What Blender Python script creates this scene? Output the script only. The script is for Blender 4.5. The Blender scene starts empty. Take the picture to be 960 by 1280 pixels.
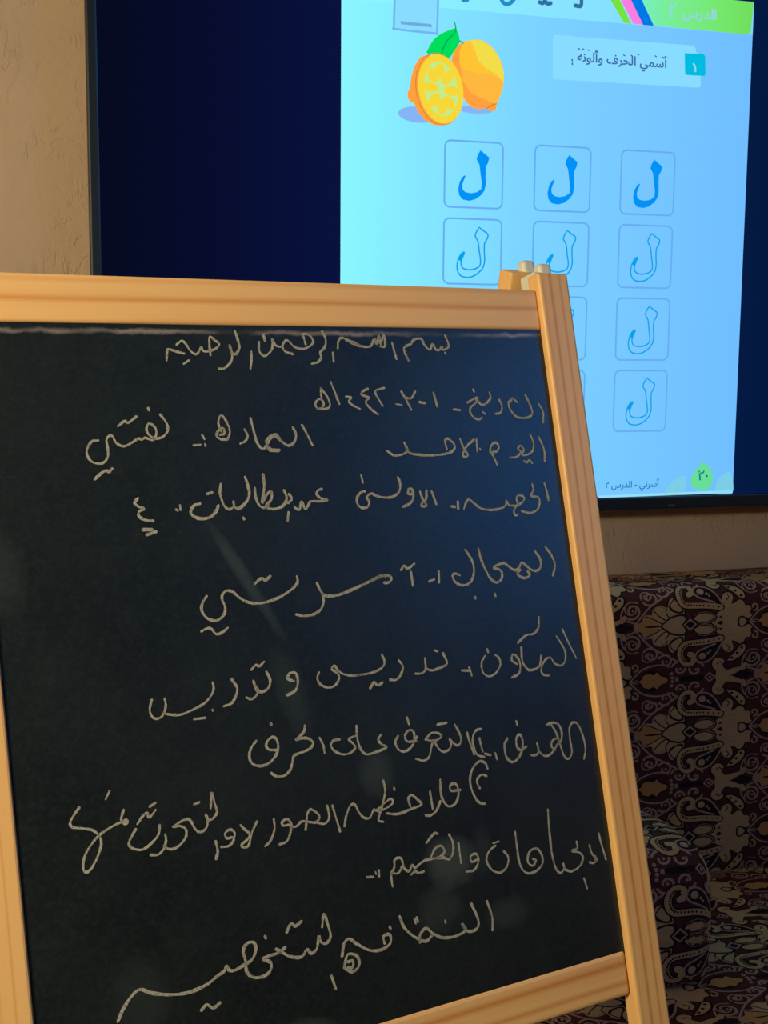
import bpy, bmesh, math, random
import numpy as np
from mathutils import Matrix, Vector
from mathutils.geometry import tessellate_polygon
random.seed(7)
SC = bpy.context.scene
COL = SC.collection
def V(*a): return Vector(a)
def lin(c):
    return tuple((x/12.92 if x <= .04045 else ((x+.055)/1.055)**2.4) for x in [k/255 for k in c])
def rgba(c): return (*lin(c), 1)

# ---------------- camera ----------------
F_PX = 1609.66
cam = bpy.data.cameras.new('camera'); co = bpy.data.objects.new('camera', cam); COL.objects.link(co)
cam.sensor_fit = 'VERTICAL'; cam.sensor_height = 24; cam.lens = F_PX*24/1280; cam.clip_start = .05
r_ = V(.95728485, -.28903897, .00788578); u_ = V(.03034562, .12755065, .99136773); f_ = V(.28754974, .94878201, -.13087337)
M = Matrix((r_, u_, -f_)).transposed().to_4x4(); M.translation = V(-.13973133, -1.89194972, 1.16)
co.matrix_world = M
SC.camera = co
# ---------------- world, lights, exposure ----------------
w = bpy.data.worlds.new('world'); SC.world = w; w.use_nodes = True
w.node_tree.nodes['Background'].inputs[0].default_value = (.30, .48, .9, 1)
w.node_tree.nodes['Background'].inputs[1].default_value = .3
def area(name, loc, target, size, power, color, size_y=None):
    l = bpy.data.lights.new(name, 'AREA'); l.energy = power; l.color = color; l.size = size
    if size_y: l.shape = 'RECTANGLE'; l.size_y = size_y
    o = bpy.data.objects.new(name, l); COL.objects.link(o); o.location = loc
    o.rotation_euler = (V(*target)-V(*loc)).to_track_quat('-Z', 'Y').to_euler(); return o
area('warm_lamp_light', (-.95, -1.97, 1.53), (-.1, -.4, 1.05), .34, 27, (1, .86, .58))
SC.view_settings.view_transform = 'Standard'; SC.view_settings.look = 'None'
SC.view_settings.exposure = 0; SC.view_settings.gamma = 1; SC.view_settings.use_curve_mapping = False

# ---------------- helpers ----------------
def put(name, me, parent=None, mats=(), mat=None):
    o = bpy.data.objects.new(name, me); COL.objects.link(o)
    for m in mats: me.materials.append(m)
    if mat is not None: o.matrix_world = mat
    if parent is not None:
        o.parent = parent; o.matrix_parent_inverse = parent.matrix_world.inverted()
    return o
def empty(name, loc, label=None, cat=None):
    o = bpy.data.objects.new(name, None); COL.objects.link(o)
    o.matrix_world = Matrix.Translation(loc); o.empty_display_size = .1
    if label: o['label'] = label; o['category'] = cat
    return o
def box_bm(bm, x0, x1, y0, y1, z0, z1, bev=0, seg=2):
    vs = [bm.verts.new((x, y, z)) for x in (x0, x1) for y in (y0, y1) for z in (z0, z1)]
    fs = [bm.faces.new([vs[i] for i in q]) for q in ((0,1,3,2), (4,6,7,5), (0,4,5,1), (2,3,7,6), (0,2,6,4), (1,5,7,3))]
    if bev:
        es = list({e for f in fs for e in f.edges})
        bmesh.ops.bevel(bm, geom=es, offset=bev, segments=seg, affect='EDGES', profile=.5)
def mesh_of(bm, name, smooth=False):
    bmesh.ops.recalc_face_normals(bm, faces=bm.faces)
    me = bpy.data.meshes.new(name); bm.to_mesh(me); bm.free()
    if smooth:
        for p in me.polygons: p.use_smooth = True
    return me
def box(name, x0, x1, y0, y1, z0, z1, m, parent=None, bev=0, mat=None, seg=2):
    bm = bmesh.new(); box_bm(bm, x0, x1, y0, y1, z0, z1, bev, seg)
    return put(name, mesh_of(bm, name), parent, [m] if m else [], mat)
def np_mesh(name, verts, faces, mats=None):
    me = bpy.data.meshes.new(name); nv = len(verts); nf = len(faces); k = faces.shape[1]
    me.vertices.add(nv); me.vertices.foreach_set('co', np.asarray(verts, np.float32).ravel())
    me.loops.add(nf*k); me.loops.foreach_set('vertex_index', faces.astype(np.int32).ravel())
    me.polygons.add(nf); me.polygons.foreach_set('loop_start', np.arange(nf, dtype=np.int32)*k)
    if mats is not None: me.polygons.foreach_set('material_index', mats.astype(np.int32))
    me.update(calc_edges=True); me.validate(); return me

class NT:
    def __init__(s, name):
        s.m = bpy.data.materials.new(name); s.m.use_nodes = True; s.t = s.m.node_tree; s.n = s.t.nodes
        s.b = s.n['Principled BSDF']; s.co = s.n.new('ShaderNodeTexCoord').outputs['Object']
    def link(s, a, b): s.t.links.new(a, b)
    def new(s, typ, **kw):
        n = s.n.new('ShaderNode'+typ)
        for k, v in kw.items():
            if k.startswith('i_'):
                key = k[2:]; n.inputs[int(key) if key.isdigit() else key.replace('_', ' ')].default_value = v
            else: setattr(n, k, v)
        return n
    def mapping(s, scale=(1,1,1), loc=(0,0,0)):
        n = s.new('Mapping'); n.inputs['Scale'].default_value = scale; n.inputs['Location'].default_value = loc
        s.link(s.co, n.inputs[0]); return n.outputs[0]
    def noise(s, scale, detail=4, rough=.55, vec=None, dist=0):
        n = s.new('TexNoise'); n.inputs['Scale'].default_value = scale; n.inputs['Detail'].default_value = detail
        n.inputs['Roughness'].default_value = rough; n.inputs['Distortion'].default_value = dist
        s.link(vec or s.co, n.inputs['Vector']); return n.outputs['Fac']
    def ramp(s, fac, stops, interp='LINEAR'):
        n = s.new('ValToRGB'); e = n.color_ramp.elements; n.color_ramp.interpolation = interp
        while len(e) < len(stops): e.new(.5)
        for k, (p, c) in enumerate(stops): e[k].position = p; e[k].color = c if len(c) == 4 else (*c, 1)
        s.link(fac, n.inputs[0]); return n.outputs[0]
    def math(s, op, a, b=None, clamp=False):
        n = s.new('Math', operation=op); n.use_clamp = clamp
        for i, v in enumerate((a, b)):
            if v is None: continue
            if isinstance(v, (int, float)): n.inputs[i].default_value = v
            else: s.link(v, n.inputs[i])
        return n.outputs[0]
    def mix(s, fac, a, b, blend='MIX'):
        n = s.new('Mix', data_type='RGBA', blend_type=blend)
        for i, v in ((0, fac), (6, a), (7, b)):
            if isinstance(v, (int, float)): n.inputs[i].default_value = v
            elif isinstance(v, tuple): n.inputs[i].default_value = v if len(v) == 4 else (*v, 1)
            else: s.link(v, n.inputs[i])
        return n.outputs[2]
    def bump(s, h, strength, dist=.01):
        n = s.new('Bump'); n.inputs['Strength'].default_value = strength; n.inputs['Distance'].default_value = dist
        s.link(h, n.inputs['Height']); s.link(n.outputs[0], s.b.inputs['Normal'])
    def base(s, c):
        if isinstance(c, tuple): s.b.inputs['Base Color'].default_value = c if len(c) == 4 else (*c, 1)
        else: s.link(c, s.b.inputs['Base Color'])
    def rough(s, r, spec=.5):
        if isinstance(r, (int, float)): s.b.inputs['Roughness'].default_value = r
        else: s.link(r, s.b.inputs['Roughness'])
        s.b.inputs['Specular IOR Level'].default_value = spec
def plain(name, c, r=.5, spec=.5, metal=0):
    k = NT(name); k.base(lin(c)); k.rough(r, spec); k.b.inputs['Metallic'].default_value = metal; return k.m
def emit(name, c, strength=1.0):
    k = NT(name); k.base((0, 0, 0)); k.rough(.5, 0)
    k.b.inputs['Emission Color'].default_value = rgba(c); k.b.inputs['Emission Strength'].default_value = strength; return k.m

# ---- stroke and polygon helpers (all 2D, in metres) ----
def smooth(pts, n=5):
    P = [np.array(p, float) for p in pts]
    if len(P) < 3: return P
    P = [2*P[0]-P[1]]+P+[2*P[-1]-P[-2]]; out = []
    for i in range(1, len(P)-2):
        a, b, c, d = P[i-1:i+3]
        for k in range(n):
            t = k/n
            out.append(.5*(2*b+(c-a)*t+(2*a-5*b+4*c-d)*t*t+(-a+3*b-3*c+d)*t**3))
    out.append(P[-2]); return out
def ribbon(pts, wdt, wob=0, closed=False):
    """triangles (n,3,2) of a round-ended stroke"""
    P = [np.asarray(p, float) for p in pts]
    Q = [P[0]]
    for p in P[1:]:
        if np.hypot(*(p-Q[-1])) > wdt*.12: Q.append(p)
    if len(Q) < 2: Q = [P[0], P[0]+np.array([wdt*.2, 0])]
    n = len(Q); L = []; R = []
    ph = random.random()*6
    for i, p in enumerate(Q):
        if closed: d = Q[(i+1) % n]-Q[i-1]
        else: d = Q[min(i+1, n-1)]-Q[max(i-1, 0)]
        d = d/(np.hypot(*d)+1e-12); nn = np.array([-d[1], d[0]])
        h = wdt/2*(1+wob*math.sin(i*.55+ph)+wob*.6*math.sin(i*1.7+ph*2))
        L.append(p+nn*h); R.append(p-nn*h)
    T = []
    m = n if closed else n-1
    for i in range(m):
        j = (i+1) % n
        T += [(L[i], R[i], R[j]), (L[i], R[j], L[j])]
    if not closed:
        for c, a, b in ((Q[0], L[0], R[0]), (Q[-1], R[-1], L[-1])):
            a0 = math.atan2(*(a-c)[::-1]); h = np.hypot(*(a-c)); pr = a
            for k in range(1, 5):
                an = a0+math.pi*k/4; q = c+h*np.array([math.cos(an), math.sin(an)]); T.append((c, pr, q)); pr = q
    return np.array(T)
def poly(pts):
    P = [Vector((a, b, 0)) for a, b in pts]
    return np.array([[P[i][:2] for i in t] for t in tessellate_polygon([P])])
def ellipse(cx, cy, rx, ry, n=14):
    return [(cx+rx*math.cos(2*math.pi*i/n), cy+ry*math.sin(2*math.pi*i/n)) for i in range(n)]
PANE_GLOW = 5.5  # glow strength of the added window panes
CHALK = [
"1187,236 1197,176 1207,162 1246,173 1311,191;1265,133 1302,107 1326,122 1355,170 1388,195 1417,176 1433,147 1445,173 1478,176 1533,158 1563,126 1532,100 1504,77 1494,118 1493,202;1300,259 1338,236;1685,35 1696,87 1705,146 1685,182 1668,194 1646,183 1636,134;1636,134 1645,212 1622,256 1579,289 1545,292;1787,175 1780,234 1767,290;1888,63 1895,100;1850,112 1845,167 1863,201 1895,201 1934,167 1949,127 1949,88 1971,132 2012,141 2039,107 2066,99 2112,144 2176,156 2228,136 2258,102 2230,60 2190,53 2190,90 2197,125;2018,141 2035,174 2093,193;2334,33 2355,89 2341,143 2299,181 2305,211 2277,246 2226,260;2398,181 2396,246;2441,150 2451,104 2475,78 2521,88 2587,114 2632,138;2514,93 2571,119 2646,138 2702,135 2744,82 2753,122 2783,59 2784,122 2819,54 2822,133 2783,136;2882,112 2891,172 2901,227;3000,238 2974,168 2982,140 3039,116;3000,238 2984,187;3039,116 3062,87 3100,77 3132,83 3151,126 3189,158 3212,123 3226,119 3239,155 3272,159 3294,135 3304,159 3339,146 3358,122 3335,50;3317,180 3322,188",
"2354,386 2378,462 2401,542;2273,431 2315,492 2327,553 2287,574 2230,569 2218,535 2247,506 2278,521 2273,559 2229,573;2276,434 2268,469 2269,509;2639,438 2593,458 2585,481 2639,500 2609,535 2653,589 2697,621;2460,491 2502,498 2476,525 2511,556 2559,580;2771,434 2707,448 2696,470 2716,513 2741,560;2852,550 2899,557;2909,462 2937,517 2971,593;2933,504 2982,511 3022,463;3047,539 3090,548;3174,473 3192,572;3328,598 3383,604;3520,454 3525,470;3457,549 3502,529 3547,514 3530,551 3478,587 3469,622 3497,663 3537,675 3566,664;3537,530 3579,568 3629,552 3664,516 3660,477;3580,621 3599,638;3739,533 3757,579 3738,628 3693,638;3859,524 3819,561 3830,613 3876,664 3940,675 3995,666 4026,634 4011,567 3982,501;3838,551 3860,525;3879,535 3899,555;4097,572 4127,636 4115,711",
"687,740 646,745 614,785 606,825 626,866 665,884 707,879 736,844 741,789 738,741 759,714 779,718 799,760 842,783 889,767 946,737 962,746 989,733 1012,743 1038,748 1062,721 1067,682 1044,651 1019,646 1004,680 1017,715 1053,740 1104,732 1140,698 1146,659 1128,620 1106,588;821,654 866,624 889,635 947,595;1030,544 1034,558;639,982 679,950 716,929 733,940 756,919;1306,793 1355,790;1373,726 1386,755;1387,788 1389,799;1547,760 1502,759 1471,733 1497,694 1526,688 1529,721 1498,730;1544,764 1569,710 1553,645 1520,601 1495,648 1508,706;1675,699 1691,743 1668,778 1633,792;1726,625 1737,701 1753,788 1786,833 1817,813 1850,770 1891,752 1932,787;1818,808 1841,843 1903,852;1818,785 1848,752 1900,741 1928,782 1979,817 2027,792 2044,745 2028,696;1815,811 1855,837 1909,843;2097,681 2129,748 2158,821;2730,879 2781,912 2843,911 2896,885 2879,826;2892,878 2929,907 3039,922 3166,923 3265,905 3298,862 3254,812 3221,824 3227,886;3349,813 3376,891 3401,932 3378,948 3357,930 3400,870 3470,824;3492,818 3485,913;3512,892 3514,900;3647,1017 3618,944 3597,910 3622,866 3659,852 3682,880 3658,915 3614,922;3768,968 3831,964 3873,927 3849,903 3880,882 3902,914 3880,950 3929,952 3981,924 3998,868 3981,803;3889,995 3914,1010 3939,993 3963,1016;4055,824 4088,917 4082,1003",
"901,1113 877,1141 903,1169 932,1181 901,1197 895,1226 932,1252 984,1261;913,1312 971,1315;934,1346 997,1330;1143,1199 1153,1206;1172,1173 1172,1203;1307,1170 1266,1181 1240,1214 1251,1245 1304,1268 1369,1260 1413,1224 1432,1188;1362,1111 1400,1102;1466,1052 1452,1112 1471,1190 1503,1219 1538,1201 1539,1171;1538,1201 1569,1218 1623,1183 1656,1131 1653,1069 1640,1014;1596,1278 1600,1289;1701,1087 1698,1141 1717,1204 1755,1222 1785,1200;1770,1005 1770,1075 1756,1136 1742,1190 1783,1135 1815,1124 1809,1170 1766,1214 1818,1236 1888,1218 1922,1169 1909,1116;1942,1143 1959,1175 1928,1200;1923,1263 1909,1320;1972,1234 2004,1252 2028,1198 2048,1250 2078,1220 2098,1199 2168,1203 2222,1196 2174,1182 2146,1154 2160,1129 2189,1121;2503,1038 2510,1092;2519,1153 2481,1162 2448,1202 2453,1246 2484,1267 2528,1259 2542,1224 2525,1197 2566,1171 2606,1191 2669,1205 2735,1202 2791,1167 2805,1110 2792,1068;2894,1194 2861,1187 2871,1154 2898,1164 2899,1211 2870,1254 2806,1278;2958,1176 2973,1235 2998,1278 2966,1284 2957,1267 3000,1233 3013,1173;3055,1181 3080,1274;3205,1298 3234,1303;3263,1268 3259,1318;3307,1321 3334,1275 3361,1256 3397,1284 3452,1326 3531,1343 3614,1339 3669,1321 3686,1283 3705,1318 3774,1322 3830,1299 3848,1269 3807,1249 3776,1270 3782,1311 3741,1355 3744,1392 3769,1395;3936,1174 3940,1218 3911,1260 3974,1272 3982,1317 3948,1367 3880,1386 3809,1368;4049,1171 4060,1233 4067,1299",
"1284,1761 1255,1798 1240,1843 1262,1892 1308,1920 1352,1917 1391,1885 1401,1839 1387,1797 1391,1764 1423,1740 1465,1751 1510,1795 1565,1828 1637,1841 1712,1835 1805,1809 1886,1769 1929,1731 1930,1689;1623,1714 1663,1687 1686,1684 1699,1698 1739,1673;1224,1978 1261,1966 1291,1969 1320,2006 1359,2002 1405,1975;1895,1939 1946,1954 2016,1951 2074,1925 2103,1879 2102,1830 2084,1786 2071,1747;2099,1816 2117,1834 2155,1842 2218,1841 2317,1817 2418,1788 2503,1760 2572,1740 2600,1746;2474,1771 2526,1754 2577,1741 2626,1746 2642,1769 2616,1791 2583,1791;2803,1735 2807,1827;2727,1714 2756,1687 2782,1708 2840,1679;2941,1812 2987,1801;3030,1746 3021,1826;3273,1614 3316,1687 3327,1756 3304,1821 3263,1858 3200,1861 3152,1830 3140,1792 3160,1775 3202,1790;3386,1613 3397,1686 3428,1779 3463,1842 3505,1869 3550,1850 3564,1806 3543,1777 3498,1762 3524,1746 3590,1735 3624,1757 3674,1792 3717,1780 3749,1744 3786,1770 3831,1805 3878,1813 3912,1788 3919,1735 3882,1670;3726,1796 3698,1817 3721,1846 3766,1858 3805,1841 3794,1813;3978,1646 4020,1704 4046,1784 4014,1859;3305,1957 3307,1963;3478,1946 3482,1965",
"854,2360 835,2421 850,2466 886,2478 922,2455 940,2407 937,2363;917,2450 963,2465 1031,2474 1118,2453 1192,2426 1244,2382 1264,2340 1261,2303;1114,2514 1186,2516;1240,2472 1243,2481;1392,2302 1422,2360 1407,2410 1371,2450 1318,2462;1635,2282 1655,2338 1639,2384 1595,2405 1553,2391 1539,2331;1544,2357 1564,2394 1543,2428 1509,2442 1478,2427;1533,2257 1569,2231 1590,2243 1628,2217;1822,2366 1781,2346 1798,2313 1840,2318 1850,2370 1826,2427 1764,2450;2009,2333 1992,2372 2015,2416 2073,2441 2127,2424 2155,2377 2129,2343 2106,2321 2130,2301 2148,2334 2188,2365 2256,2384 2328,2384;1625,2614 1627,2623;2267,2382 2338,2386 2420,2380 2487,2357 2510,2320 2495,2271;2375,2484 2411,2447 2434,2472 2473,2458;2620,2325 2648,2368 2625,2421 2584,2452 2538,2447;2740,2430 2788,2433 2826,2409 2829,2333;2825,2402 2869,2423 2938,2415 3003,2391 2981,2318;2912,2289 2938,2299;3116,2453 3174,2462;3181,2441 3194,2499;3327,2374 3290,2420 3290,2486 3334,2521 3397,2507 3446,2455 3443,2405 3413,2379;3352,2332 3356,2353;3593,2467 3551,2434 3564,2393 3596,2411 3618,2467 3598,2532 3532,2554;3647,2352 3641,2453 3683,2517 3745,2519 3791,2496 3813,2430;3862,2581 3807,2566 3797,2526 3838,2468 3890,2453 3925,2500 3979,2522 4023,2489 4030,2412 3972,2306;3837,2151 3821,2227 3766,2267 3702,2270 3622,2316;4034,2261 4079,2375 4126,2484",
"1511,2707 1472,2747 1453,2793 1467,2843 1518,2866 1572,2862 1623,2831 1656,2781 1656,2726 1632,2700 1594,2714 1576,2748 1596,2775 1645,2785;1628,2609 1630,2619;1862,2659 1851,2699 1787,2743 1829,2736 1878,2746 1908,2778 1884,2809 1829,2825 1765,2837 1747,2874 1727,2920 1682,2952 1628,2949 1591,2923;1958,2751 1979,2805 1982,2855;2105,2786 2059,2785 2034,2813 2057,2854 2111,2883 2168,2883 2211,2856 2198,2825 2171,2792 2226,2778;2239,2716 2234,2798 2250,2870 2288,2910 2362,2906 2447,2887 2410,2862 2391,2828 2414,2799;2546,2825 2517,2866 2540,2920 2590,2935 2648,2904 2671,2849 2662,2807 2624,2804 2597,2839 2614,2874 2679,2879;2630,2714 2641,2761;2664,2881 2691,2852;2756,2881 2805,2845 2854,2850 2885,2874 2855,2896 2804,2898 2765,2883;2813,2896 2789,2952 2767,3000 2721,3019 2660,2997;2823,2904 2853,2961 2889,2984 2935,2974 2955,2941 2947,2903 2975,2940 3011,2959 3041,2923 3026,2861 3004,2816;2865,2795 2938,2793;3095,2885 3108,2953 3131,3039;3214,2875 3171,2880 3137,2924 3135,2990 3158,3047 3212,3069;3192,2936 3197,2986 3206,3032;3223,3048 3266,3065;3308,3057 3316,3102;3424,2973 3393,3016 3396,3097 3439,3140 3492,3125 3538,3071 3553,3005 3535,2959 3501,2984 3498,3038 3526,3069 3579,3053;3520,2864 3525,2890;3611,3120 3653,3123 3679,3099 3675,3044;3676,3099 3727,3141 3779,3138 3829,3101 3871,3059 3857,3036 3816,3044 3797,3083 3827,3115;3780,2926 3833,2919 3883,2936 3904,2995 3889,3055 3844,3083;3822,2934 3855,2995 3881,3102 3897,3167 3936,3194 3973,3151 3971,3081 3977,2984 4019,2941 4063,2969 4092,3057 4099,3142 4074,3215;3227,3151 3213,3113 3167,3093 3105,3132 3070,3206 3080,3293 3117,3365 3174,3388;3211,3202 3172,3186 3133,3209 3128,3242 3143,3274",
"345,2926 309,2964 283,3003 296,3031 359,3049 415,3071 447,3109 455,3155 426,3225 380,3286 346,3301 334,3270 349,3211 394,3150 451,3103 528,3069 597,3050 624,3045 625,3064 602,3064 589,3036 610,2985;536,2860 508,2905;671,3111 640,3151 620,3185 640,3217 699,3236 756,3211 809,3166 822,3112;685,3082 716,3048 746,3025 754,3029 764,3057 807,3019;773,2993 812,2976;749,3277 796,3283 837,3252 853,3203 850,3173;836,3238 863,3263 902,3267 946,3246 982,3207 981,3161 937,3137 905,3140 968,3112 1015,3114 1042,3172 1072,3201 1114,3185 1132,3141 1123,3104;1132,3141 1166,3134 1197,3100 1187,3038 1177,2976 1158,3073;1053,3028 1088,3021;1168,3274 1175,3335 1159,3378;1282,3268 1244,3268 1236,3236 1272,3220 1299,3247 1282,3295 1246,3318 1202,3314;1456,3203 1410,3272 1383,3338 1345,3344 1337,3325 1380,3300 1398,3270 1368,3237 1343,3206;1572,3210 1570,3270 1535,3336 1492,3364;1671,3263 1631,3260 1629,3236 1667,3227 1688,3275 1650,3357 1594,3371;1680,3281 1724,3281 1760,3258 1797,3264 1863,3281 1893,3245 1841,3195 1812,3214 1796,3269 1785,3313;1876,3287 1927,3301 1962,3266 1957,3190;1994,3196 2013,3291 2028,3369;2064,3342 2086,3279 2125,3219 2158,3219 2180,3270 2213,3313 2257,3321 2293,3276 2316,3280 2423,3227 2443,3256 2379,3284 2319,3289;2391,3102 2395,3171 2358,3267 2319,3345 2354,3365;2465,3162 2467,3173;2391,3316 2468,3334 2571,3321 2660,3305 2640,3272 2595,3230 2565,3251 2574,3304;2832,3165 2826,3278 2868,3351 2933,3340 2966,3275 2952,3214 2909,3213 2906,3252 2981,3260;2739,3228 2745,3348;2811,3310 2771,3365 2726,3386 2686,3381",
"2185,3694 2232,3700;2252,3673 2254,3687;2277,3668 2274,3708;2366,3790 2364,3716 2396,3670 2406,3623 2454,3623 2471,3693 2507,3716 2531,3682 2553,3704 2591,3687 2635,3672 2688,3673 2753,3671 2796,3644 2774,3600 2723,3612 2686,3659;2370,3703 2420,3713 2462,3669;2516,3742 2554,3727 2572,3743 2615,3741;2662,3562 2729,3512 2759,3517;2710,3674 2783,3683 2830,3701 2864,3653 2869,3591 2848,3539;2914,3608 2915,3744;3047,3746 3002,3752 2997,3714 3042,3705 3059,3754 3015,3808 2949,3808;3210,3682 3154,3708 3122,3766 3156,3836 3219,3867 3280,3842 3305,3782 3274,3731;3194,3662 3243,3658;3388,3619 3388,3734 3394,3846 3440,3914 3521,3917 3587,3874 3586,3808 3547,3763 3485,3780 3464,3841 3500,3875 3533,3845 3507,3830;3693,3517 3682,3657 3678,3826 3696,3932 3730,3971 3766,3946 3764,3913;3765,3951 3832,3978 3909,3955 3945,3905 3918,3862 3856,3840 3907,3827 3907,3783;3930,4048 3946,4123;4017,3829 4031,3892 4067,3941 4031,3959 4001,3948;4058,3951 4056,3916;4115,3764 4133,3873 4149,3953",
"3084,4035 3110,4142 3100,4231;2955,4023 2996,4146 2971,4198 2901,4197 2858,4136 2885,4187 2796,4208 2695,4194 2627,4151 2580,4107 2529,4138 2522,4186;2391,3989 2414,4063 2470,4130 2561,4189 2619,4163;2518,4024 2524,4053;2501,4031 2507,4061;2734,4093 2736,4104;1939,4143 1965,4068 2005,4050 2055,4093 2142,4153 2230,4168 2298,4142 2302,4088 2254,4088 2257,4133;2309,4040 2314,4052;1945,4216 1980,4144 2045,4167 2053,4228 2002,4256 1950,4225;1974,4188 2011,4191 2005,4230 1975,4223;1848,4247 1868,4332;1822,3935 1844,3859 1865,3931 1874,4005 1839,4040 1801,4023 1791,3986 1769,4056 1727,4079 1698,4048 1657,4084 1584,4067 1530,4029 1490,3999;1574,3913 1610,3867 1637,3889 1685,3868;1425,3906 1429,3917;963,4241 1001,4218 1037,4247 1084,4228;1550,4003 1504,4024 1397,4034 1444,4071 1434,4119 1384,4141 1321,4132 1280,4090 1279,4028 1271,3959 1303,3921 1346,3927 1354,3971 1322,4024 1256,4047 1202,4061 1168,4053 1150,4023 1135,4049 1087,4068 1012,4102 899,4120 781,4106 667,4069 588,4032 500,4101 448,4178"]
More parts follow.
